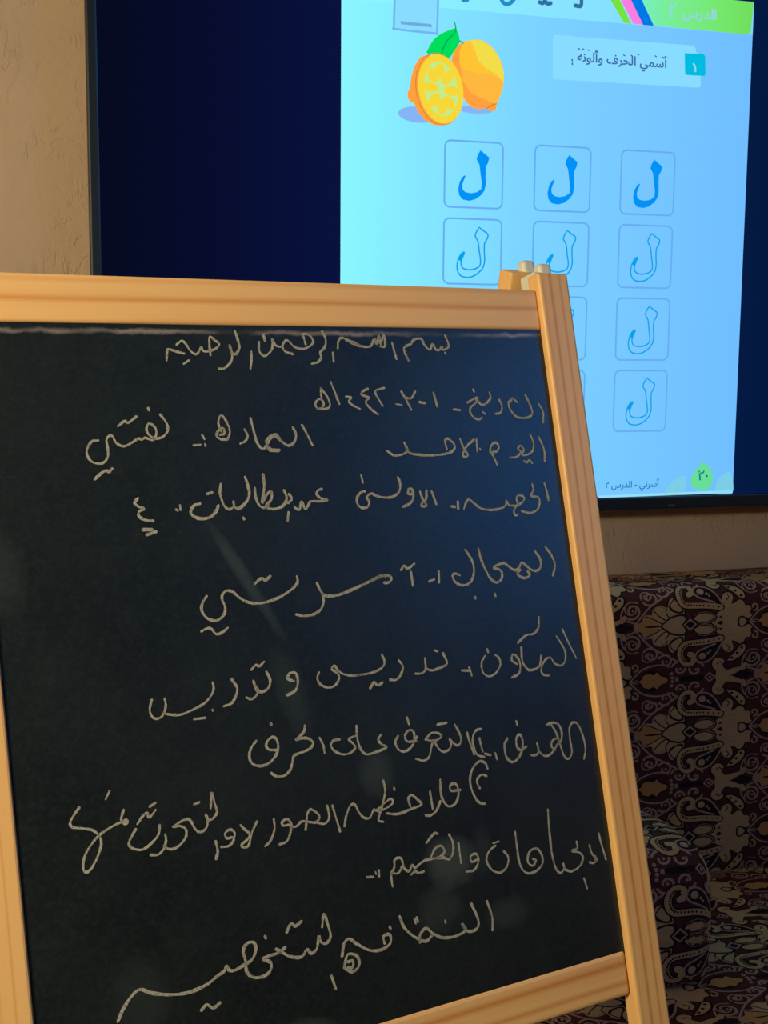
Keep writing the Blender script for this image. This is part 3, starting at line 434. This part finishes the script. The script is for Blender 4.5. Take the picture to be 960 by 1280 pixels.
def tile():
    """half motif, crop units, y measured from its axis; returns list of (tris, layer, material)"""
    out = []; G, MV, BK, PA, AM, GR = 1, 2, 3, 4, 5, 0
    ax, ay = 3.466e-4, 2.99e-4
    def tr(T): T = np.array(T, float); T[..., 0] = (T[..., 0]-245)*ax; T[..., 1] = -(T[..., 1]-400)*ay; return T
    def F(pts, m, layer, sm=True):
        P = smooth(pts, 2) if sm else pts
        T = tr(poly([tuple(p) for p in P])); out.append((T, layer, m))
        if m in (G, AM) and sm and len(pts) > 6: out.append((tr(ribbon(P+[P[0]], 13)), layer-.5, BK))
    def S(pts, w, m, layer): T = tr(ribbon(smooth(pts, 3), w)); out.append((T, layer, m))
    def D(x, y, r, m, layer): out.append((tr(poly(ellipse(x, y, r, r, 8))), layer, m))
    # palmette
    F([(238,400),(262,412),(285,425),(298,458),(335,458),(342,488),(375,503),(412,490),(422,532),(448,548),(480,522),(500,480),(500,400)], G, 1)
    F([(246,398),(266,412),(288,426),(300,454),(322,452),(352,430),(372,408),(372,400)], AM, 1.4)
    for q in ([(300,400),(330,402),(378,400)], [(300,456),(340,440),(388,412)], [(342,486),(370,455),(402,430)], [(412,492),(405,470),(425,440)]): S(q, 6, BK, 2)
    S([(240,400),(262,416),(285,428),(298,460),(335,460),(342,490),(375,506),(410,494)], 7, MV, 2)
    F([(372,400),(395,420),(425,446),(470,458),(505,455),(518,430),(495,400)], BK, 3); F([(384,400),(402,416),(430,437),(470,448),(496,446),(506,428),(486,400)], PA, 4)
    F([(425,400),(440,420),(470,425),(480,400)], G, 5)
    F([(418,505),(430,480),(470,462),(498,470),(482,515),(450,548)], BK, 3); F([(426,508),(440,488),(468,472),(488,478),(474,510),(450,538)], G, 4)
    # diamond
    F([(490,400),(530,440),(572,400)], BK, 5, False); F([(495,400),(530,434),(565,400)], MV, 6, False); F([(505,400),(530,422),(554,400)], BK, 7, False)
    # paired drops
    F(ellipse(606,433,66,40,12), BK, 5, False); F(ellipse(606,433,58,33,12), MV, 6, False); F(ellipse(604,433,50,27,12), BK, 7, False); F([(548,430),(570,415),(610,410),(645,422),(650,440),(630,454),(590,455),(565,446)], G, 8)
    # crown / bell
    F([(640,400),(650,425),(668,450),(692,470),(690,500),(698,535),(715,558),(738,562),(756,545),(752,515),(745,500),(768,505),(790,520),(812,508),(820,488),(842,486),(852,468),(846,445),(858,432),(840,418),(815,424),(800,430),(784,418),(784,400)], G, 4)
    F([(668,400),(690,412),(705,400)], BK, 5, False); F([(675,425),(700,430),(690,440)], BK, 5, False)
    S([(720,520),(735,540),(725,555)], 5, BK, 5); S([(700,420),(730,440),(760,445)], 4, MV, 5); S([(700,450),(730,470),(770,470)], 4, MV, 5)
    F([(780,400),(782,420),(800,432),(825,420),(842,400)], BK, 6); F([(788,400),(790,416),(802,423),(818,414),(828,400)], PA, 7)
    # dotted scroll
    sc = [(690,484),(650,492),(600,498),(550,500),(505,505),(482,530),(478,565),(492,598),(520,612),(545,598),(548,572),(528,560)]
    S(sc, 44, BK, 5); S(sc, 30, G, 6)
    for i, p in enumerate(smooth([(680,487),(600,499),(550,502),(508,510),(488,535),(486,570),(502,597),(528,598)], 3)[::1]): D(p[0], p[1], 5.2, BK, 7)
    # paisley
    pa = [(700,500),(672,550),(640,590),(600,608),(568,600),(556,575),(570,548),(610,530),(660,512)]
    F(pa, BK, 7); S(pa, 9, MV, 8); D(592,574,19,PA,9); D(622,560,8,MV,9); D(634,548,6,G,9)
    # fringe of curls
    def curl(cx, cy, r, a0, m=MV, w=10.5, turns=1.25, sgn=1):
        F(ellipse(cx, cy, r*.92, r*1.0, 12), GR, 3, False)
        P = []; n = 18
        for i in range(n+1):
            t = i/n; a = math.radians(a0)+sgn*t*turns*2*math.pi; rr = r*(1-.62*t); P.append((cx+rr*math.cos(a), cy+rr*math.sin(a)))
        S(P, w, m, 4)
    curl(235,488,46,-140, turns=.95); curl(328,552,42,-150, turns=.95); curl(402,590,38,-150, turns=.95); curl(474,634,42,-160, turns=.95); curl(556,642,44,-20, turns=.95, sgn=-1)
    for (x, y) in ((235,488),(328,552),(402,590),(474,634),(556,642)): D(x+4, y+2, 7, MV, 5)
    S([(190,432),(176,455),(192,510),(225,535),(262,530)], 8, MV, 4)
    S([(245,408),(280,455),(330,510),(400,555),(470,598),(520,622)], 9, MV, 3)
    S([(90,400),(135,418),(185,440),(235,428),(262,412)], 9, MV, 3)
    # dotted leaf
    F([(712,612),(735,585),(760,560),(785,525),(815,515),(830,535),(822,570),(790,602),(750,620)], BK, 5); F([(722,608),(742,586),(768,560),(790,532),(812,524),(820,540),(812,566),(786,592),(750,610)], G, 6)
    for q in ((748,594),(776,570),(800,542)): D(*q, 8, BK, 7)
    # inner right curls
    curl(856,592,40,-60, MV, 7, 1.3, -1); curl(938,530,32,150, MV, 7, 1.2); curl(868,478,22,-90,G,8,.8)
    # second bud on this axis
    F([(880,400),(900,425),(925,448),(955,458),(985,452),(1000,430),(1030,420),(1045,400)], BK, 3)
    F([(885,400),(905,412),(915,432),(945,440),(965,430),(985,446),(1000,425),(1030,414),(1040,400)], AM, 4)
    S([(845,402),(872,432),(905,462),(955,480),(1010,482),(1045,470)], 9, MV, 4); S([(842,400),(885,408)], 5, MV, 5)
    for q in ((1062,410),(1086,404),(1058,432)): D(*q, 9, MV, 4)
    F([(1095,400),(1110,412),(1215,414),(1235,400)], BK, 3)
    # clasp and scroll arms
    F([(1225,400),(1255,428),(1290,400)], MV, 5, False); F([(1236,400),(1255,418),(1276,400)], BK, 6, False); D(1257,401,8,PA,7)
    F([(1285,400),(1290,430),(1272,452),(1270,480),(1290,500),(1318,498),(1335,478),(1322,460),(1345,432),(1380,440),(1415,445),(1445,470),(1455,450),(1430,420),(1395,408),(1360,400)], G, 4)
    S([(1295,470),(1312,478),(1322,468)], 5, BK, 5)
    F([(1370,400),(1425,428),(1495,400)], BK, 5, False)
    return out
def slice_tris(T, ax, vals):
    """cut 2D triangles along grid lines; T (n,3,2+k)"""
    for v in vals:
        d = T[:, :, ax]-v; cross = (d.max(1) > 1e-7) & (d.min(1) < -1e-7)
        if not cross.any(): continue
        keep = T[~cross]; X = T[cross]; dx = d[cross]; s = dx > 0; cnt = s.sum(1)
        lone = np.where(cnt == 1, s.argmax(1), (~s).argmax(1)); i = np.arange(len(X))
        A = X[i, lone]; B = X[i, (lone+1) % 3]; C_ = X[i, (lone+2) % 3]
        da = dx[i, lone]; db = dx[i, (lone+1) % 3]; dc = dx[i, (lone+2) % 3]
        P = A+(B-A)*(da/(da-db))[:, None]; Q = A+(C_-A)*(da/(da-dc))[:, None]
        T = np.concatenate([keep, np.stack([A, P, Q], 1), np.stack([P, B, C_], 1), np.stack([P, C_, Q], 1)])
    return T
TILE = tile()
def pattern(s0, s1, t0, t1, phase_s, phase_t, gs, gt):
    """all motif triangles over [s0,s1]x[t0,t1] as (n,3,4): s, t, layer, material"""
    H_, W_ = .1735, .4332; base = []
    for T, l, m in TILE:
        for k in (1, -1):
            A = np.zeros((len(T), 3, 4)); A[..., 0] = T[..., 0]; A[..., 1] = T[..., 1]*k; A[..., 2] = l; A[..., 3] = m; base.append(A)
    base = np.concatenate(base); out = []
    for i in range(int((s0-phase_s)/W_)-3, int((s1-phase_s)/W_)+2):
        for j in range(int((t0-phase_t)/H_)-2, int((t1-phase_t)/H_)+2):
            for h in (0, 1):
                A = base.copy(); A[..., 0] += phase_s+(i+h*.5)*W_; A[..., 1] += phase_t+(j+h*.5)*H_
                A = A[(A[..., 0].max(1) > s0) & (A[..., 0].min(1) < s1) & (A[..., 1].max(1) > t0) & (A[..., 1].min(1) < t1)]
                out.append(A)
    T = np.concatenate(out)
    if gs is not None: T = slice_tris(T, 0, gs)
    T = slice_tris(T, 1, gt); c = T[..., :2].mean(1)
    return T[(c[:, 0] > s0) & (c[:, 0] < s1) & (c[:, 1] > t0) & (c[:, 1] < t1)]
def upholster(name, parent, mapf, s0, s1, t0, t1, ss, ts, ph, cut_s=None):
    """base surface grid plus the woven motif conforming to it"""
    S, T = np.meshgrid(ss, ts, indexing='ij'); P0, N0 = mapf(S.ravel(), T.ravel())
    a, b = S.shape; I = np.arange(a*b).reshape(a, b)
    q = np.stack([I[:-1, :-1], I[1:, :-1], I[1:, 1:], I[:-1, 1:]], -1).reshape(-1, 4)
    tri0 = np.concatenate([q[:, [0, 1, 2]], q[:, [0, 2, 3]]])
    A = pattern(s0, s1, t0, t1, *ph, cut_s, ts)
    P1, N1 = mapf(A[..., 0].ravel(), A[..., 1].ravel()); P1 = P1+N1*(A[..., 2].ravel()*.00008+.0002)[:, None]
    n0 = len(P0); tri1 = np.arange(len(P1)).reshape(-1, 3)+n0
    VV = np.concatenate([P0, P1]); FF = np.concatenate([tri0, tri1]); MM = np.concatenate([np.zeros(len(tri0)), A[:, 0, 3]])
    # consistent outward faces
    NN = np.concatenate([N0, N1]); fn = np.cross(VV[FF[:, 1]]-VV[FF[:, 0]], VV[FF[:, 2]]-VV[FF[:, 0]])
    fl = (fn*NN[FF[:, 0]]).sum(1) < 0; FF[fl] = FF[fl][:, ::-1]
    area_ = np.linalg.norm(fn, axis=1); ok = area_ > 1e-11; FF = FF[ok]; MM = MM[ok]
    return put(name, np_mesh(name, VV, FF, MM), parent, DM)
def profile_map(prof, tstart):
    P = np.array(prof, float); L = np.concatenate([[0], np.cumsum(np.hypot(*(P[1:]-P[:-1]).T))]); t = tstart-L   # t decreases along the profile (downwards)
    d = np.gradient(P, axis=0); d /= np.linalg.norm(d, axis=1)[:, None]; N = np.stack([d[:, 1], -d[:, 0]], 1)
    ti = t[::-1]
    def f(S, T):
        y = np.interp(T, ti, P[::-1, 0]); z = np.interp(T, ti, P[::-1, 1]); ny = np.interp(T, ti, N[::-1, 0]); nz = np.interp(T, ti, N[::-1, 1])
        return np.stack([S, y, z], 1), np.stack([0*S, ny, nz], 1)
    return f, ti
def arc(cy, cz, r, a0, a1, n=7): return [(cy+r*math.cos(math.radians(a0+(a1-a0)*i/n)), cz+r*math.sin(math.radians(a0+(a1-a0)*i/n))) for i in range(n+1)]
SX0, SX1 = -1.45, 2.34
sofa = empty('sofa', (.45, -.3, 0), 'long low sofa in dark brown and gold medallion damask below the television', 'sofa')
# backrest: from the wall over the top and down the front
prof = [(.056, .30), (.056, .766)]+[(.050, .772), (.02, .776), (-.04, .777)]+arc(-.068, .745, .032, 85, 180, 6)+[(-.104, .70), (-.110, .62), (-.116, .52), (-.122, .42), (-.126, .33), (-.126, .27)]
prof = [(a, b) for a, b in prof]
fmap, ti = profile_map(prof, 0)
P = np.array(prof); Lc = np.concatenate([[0], np.cumsum(np.hypot(*(P[1:]-P[:-1]).T))])
kz = [i for i in range(len(prof)) if prof[i] == (-.104, .70)][0]
t724 = -(Lc[kz]-.024)-.008
upholster('backrest', sofa, fmap, SX0, SX1, -Lc[-1], -Lc[1], np.linspace(SX0, SX1, 2), ti, (.8167, t724))
# seat
prof2 = [(-.120, .27), (-.124, .300), (-.132, .309), (-.16, .313), (-.30, .316), (-.45, .315), (-.56, .311)]+arc(-.592, .279, .032, 85, 180, 6)+[(-.626, .20), (-.624, .06), (-.62, .03)]
f2, ti2 = profile_map(prof2, 0); P = np.array(prof2); L2 = np.concatenate([[0], np.cumsum(np.hypot(*(P[1:]-P[:-1]).T))])
upholster('seat', sofa, f2, SX0, SX1, -L2[-1], -.01, np.linspace(SX0, SX1, 2), ti2, (.742, -.12))
bm = bmesh.new(); box_bm(bm, SX0+.005, SX1-.005, -.61, .05, 0, .255, 0); 
put('base', mesh_of(bm, 'base'), sofa, [M_shell])
for xx in (SX0, SX1):
    bm = bmesh.new()
    for pr_ in (prof, prof2+[(-.126, .03)]): bm.faces.new([bm.verts.new((xx, a, b)) for a, b in pr_])
    put('side_panel', mesh_of(bm, 'side_panel'), sofa, [DM[0]])
# loose arm cushion standing on the seat
def cushion():
    x0, x1, rx = .30, .762, .055
    pf = [(-.30, .318), (-.275, .36), (-.272, .42), (-.285, .465)]+arc(-.325, .462, .045, 20, 100, 5)+[(-.36, .509), (-.40, .508)]+arc(-.43, .462, .044, 85, 180, 6)+[(-.477, .43), (-.479, .39), (-.476, .36)]+arc(-.455, .337, .021, 180, 265, 4)
    pm, tt = profile_map(pf, 0); cy, cz = -.378, .41
    def f(S, T):
        Pp, Nn = pm(S, T)
        e = np.maximum(np.maximum(x0+rx-S, S-(x1-rx)), 0)/rx; e = np.clip(e, 0, 1); sgn = np.where(S > (x0+x1)/2, 1, -1)
        k = 1-.42*(1-np.sqrt(np.clip(1-e*e, 0, 1)))
        Pp[:, 1] = cy+(Pp[:, 1]-cy)*k; Pp[:, 2] = .318+(Pp[:, 2]-.318)*(1-.30*(1-np.sqrt(np.clip(1-e*e, 0, 1))))
        Nn = Nn*(np.sqrt(np.clip(1-e*e, 0, 1)))[:, None]; Nn[:, 0] = sgn*e
        return Pp, Nn/np.maximum(np.linalg.norm(Nn, axis=1), 1e-6)[:, None]
    ss = np.concatenate([x0+rx*(1-np.cos(np.linspace(0, math.pi/2, 9))), x1-rx*(1-np.cos(np.linspace(math.pi/2, 0, 9)))])
    Lp = np.concatenate([[0], np.cumsum(np.hypot(*(np.array(pf)[1:]-np.array(pf)[:-1]).T))])
    # phase: the medallion row passes the front face half way up
    tf = -Lp[[i for i in range(len(pf)) if pf[i] == (-.477, .43)][0]]-.035
    c = empty('cushion', (.53, -.38, .316), 'low firm block cushion in matching damask standing on the sofa seat behind the easel', 'cushion')
    upholster('cushion_cover', c, f, x0, x1, -Lp[-1], 0, ss, tt, (.763-.165, tf), ss)
    # right and left ends
    for xe in (x0, x1):
        Pp, _ = f(np.full(len(tt), xe), tt); bm = bmesh.new(); ce = bm.verts.new(Pp.mean(0)+np.array([.004 if xe == x1 else -.004, 0, 0])); vs = [bm.verts.new(p) for p in Pp]
        for i in range(len(vs)): bm.faces.new((vs[i], vs[(i+1) % len(vs)], ce))
        put('end_panel', mesh_of(bm, 'end_panel'), c, [DM[0]])
        if xe == x1:
            # corded seam where front meets the end
            pts = Pp+np.array([-.004, 0, 0]); n = len(pts); Vp = []; Fp = []
            for i, p in enumerate(pts):
                d = pts[(i+1) % n]-pts[i-1]; d = d/np.linalg.norm(d); e1 = np.array([1., 0, 0]); e2 = np.cross(d, e1)
                for k in range(6): an = k*math.pi/3; Vp.append(p+.0022*(math.cos(an)*e1+math.sin(an)*e2))
                for k in range(6): Fp.append((i*6+k, i*6+(k+1) % 6, ((i+1) % n)*6+(k+1) % 6, ((i+1) % n)*6+k))
            put('piping', np_mesh('piping', np.array(Vp), np.array(Fp)), c, [DM[4]])
cushion()

# ---------------- easel ----------------
lean = .25795763; yaw = -.23551644
ex = V(.97239396, .2333452, 0); ez = V(-.05952783, .24806382, .96691302); en = ex.cross(ez); O = V(-.14964728, -1.08034938, 1.17028824)
def frame_mat(o, xa, ya, za):
    m = Matrix((xa, ya, za)).transposed().to_4x4(); m.translation = o; return m
easel = empty('easel', O+ex*.2-ez*1.2*0+V(0, 0, -O.z), 'children\'s pine wood easel blackboard covered in Arabic chalk handwriting, in front of the television', 'easel')
W_, Hh = .42, .4609771
def P(u, v, w_): return O+ex*u-ez*v+en*w_
def plank(name, u0, u1, v0, v1, w0, w1, bands, along, seed, fr=(O, ex, ez, en), bev=.0025, label=None, parent=None):
    """local X runs along the grain; local Y across"""
    o, xa, za, na = fr
    c = o+xa*(u0+u1)/2-za*(v0+v1)/2+na*(w0+w1)/2
    hu, hv, hw = (u1-u0)/2, (v1-v0)/2, (w1-w0)/2
    if along == 'v': X, Y, a, b = -za, xa, hv, hu
    else: X, Y, a, b = xa, za, hu, hv
    Zv = X.cross(Y); m = frame_mat(c, X, Y, Zv)
    ob = box(name, -a, a, -b, b, -hw, hw, pine('pine_'+str(seed), bands, seed), parent or easel, bev, m, 3)
    return ob
ST0, ST1 = .4210, .4500; VT = -.0437
FOOT = (O.z-.0)/ez.z
FR = (O, ex, ez, en)
plank('stile', ST0, ST1, VT, FOOT-.006, -.010, .0045, [(-.0040, .0024, .85), (.0050, .0020, .7), (-.0115, .0016, .4)], 'v', 1)
plank('stile', -.033, -.003, VT, FOOT-.006, -.010, .0015, [(.0045, .0016, .45), (-.004, .0014, .25)], 'v', 2)
plank('rail', -.004, ST0, -.0312, 0, -.010, 0, [(.0012, .0035, .7), (-.0135, .0028, .35), (.0135, .003, .35)], 'u', 3, bev=.0018)
plank('rail', -.004, ST0, Hh, Hh+.0325, -.010, 0, [(.0070, .0042, .85), (-.0065, .0038, .7)], 'u', 4, bev=.0035)
plank('rail', -.004, ST0, .98, 1.01, -.010, 0, [(.004, .003, .5)], 'u', 5)
fm = frame_mat(O, ex, ez, en)
bd = box('blackboard', -.004, ST0, -Hh-.004, .004, -.0070, -.0012, M_slate, easel, 0, fm)
for i, ln in enumerate(CHALK):
    T = []
    for st in ln.split(';'):
        pts = [tuple(int(v)/1e4 for v in q.split(',')) for q in st.split()]
        pts = [(a, -b) for a, b in pts]
        T.append(ribbon(smooth(pts, 5), (.00175 if i in (3,4,9) else .00158)*random.uniform(.9, 1.12), .16))
    T = np.concatenate(T); n = len(T); A = np.zeros((n, 3, 3)); A[..., :2] = T; A[..., 2] = -.0009
    cr_ = np.cross(A[:, 1]-A[:, 0], A[:, 2]-A[:, 0])[:, 2] < 0; A[cr_] = A[cr_][:, ::-1]
    put('chalk_writing', np_mesh('chalk_writing', A.reshape(-1, 3), np.arange(3*n).reshape(n, 3)), bd, [M_chalk], fm)
# rear frame swings back from the hinge line
RB = .20
nh = V(en.x, en.y, 0).normalized()
rez = V(0, 0, math.cos(RB))+nh*math.sin(RB)            # up along the rear stile
rn = rez.cross(ex).normalized()
RO = P(0, VT-.0125, -.0265)
if rn.dot(nh) < 0: rn = -rn
RF = (RO, ex, rez, rn)
RFOOT = RO.z/rez.z
plank('stile', ST0, ST1, .003, RFOOT-.006, -.017, 0, [(.003, .003, .5)], 'v', 6, RF)
plank('stile', -.033, -.004, .003, RFOOT-.006, -.017, 0, [(.003, .003, .5)], 'v', 7, RF)
plank('rail', -.004, ST0, .055, .086, -.017, -.006, [(0, .003, .5)], 'u', 8, RF)
plank('rail', -.004, ST0, .50, .53, -.017, -.006, [(0, .003, .5)], 'u', 9, RF)
plank('rail', -.004, ST0, 1.0, 1.03, -.017, -.006, [(0, .003, .5)], 'u', 10, RF)
rm = frame_mat(RO, ex, rez, rn)
w_ = box('rear_panel', -.004, ST0, -.502, -.084, -.0135, -.0105, M_white, easel, 0, rm)
# plastic hinges: two rounded knuckles over a plate between the stiles
for uc in (.4415, -.0185):
    hm = frame_mat(P(uc, VT, 0), ex, ez, en)
    bm = bmesh.new()
    box_bm(bm, -.006, .006, -.012, .0125, -.0205, -.0103, .0032, 4)
    box_bm(bm, -.006, .006, -.012, .0215, -.0400, -.0300, .0032, 4)
    box_bm(bm, -.0125, .006, -.034, .0055, -.0295, -.0103, .002)
    h = put('hinge', mesh_of(bm, 'hinge'), easel, [M_hinge], hm)
    bm = bmesh.new(); bmesh.ops.create_cone(bm, cap_ends=True, segments=16, radius1=.0028, radius2=.0028, depth=.010, matrix=Matrix.Translation((0, -.002, -.0195))@Matrix.Rotation(math.pi/2, 4, 'Y'))
    put('pin', mesh_of(bm, 'pin'), h, [M_steel], hm)

# ---------------- floor lamp whose light falls on the easel (out of frame, left of the camera) ----------------
lx, ly = -1.12, -2.16
lp = empty('floor_lamp', (lx, ly, 0), 'floor lamp with a warm glowing drum shade left of the easel', 'lamp')
def cone(name, r1, r2, z0, z1, m, seg=32, cap=True):
    bm = bmesh.new(); bmesh.ops.create_cone(bm, cap_ends=cap, segments=seg, radius1=r1, radius2=r2, depth=z1-z0, matrix=Matrix.Translation((lx, ly, (z0+z1)/2)))
    return put(name, mesh_of(bm, name), lp, [m])
cone('base', .15, .13, 0, .025, M_steel); cone('pole', .012, .012, .025, 1.36, M_steel, 16)
cone('lamp_shade', .19, .14, 1.34, 1.62, emit('warm_shade', (255, 214, 160), 1), 32, False); cone('bulb', .02, .045, 1.36, 1.46, emit('warm_glass', (255, 226, 180), 3), 16)
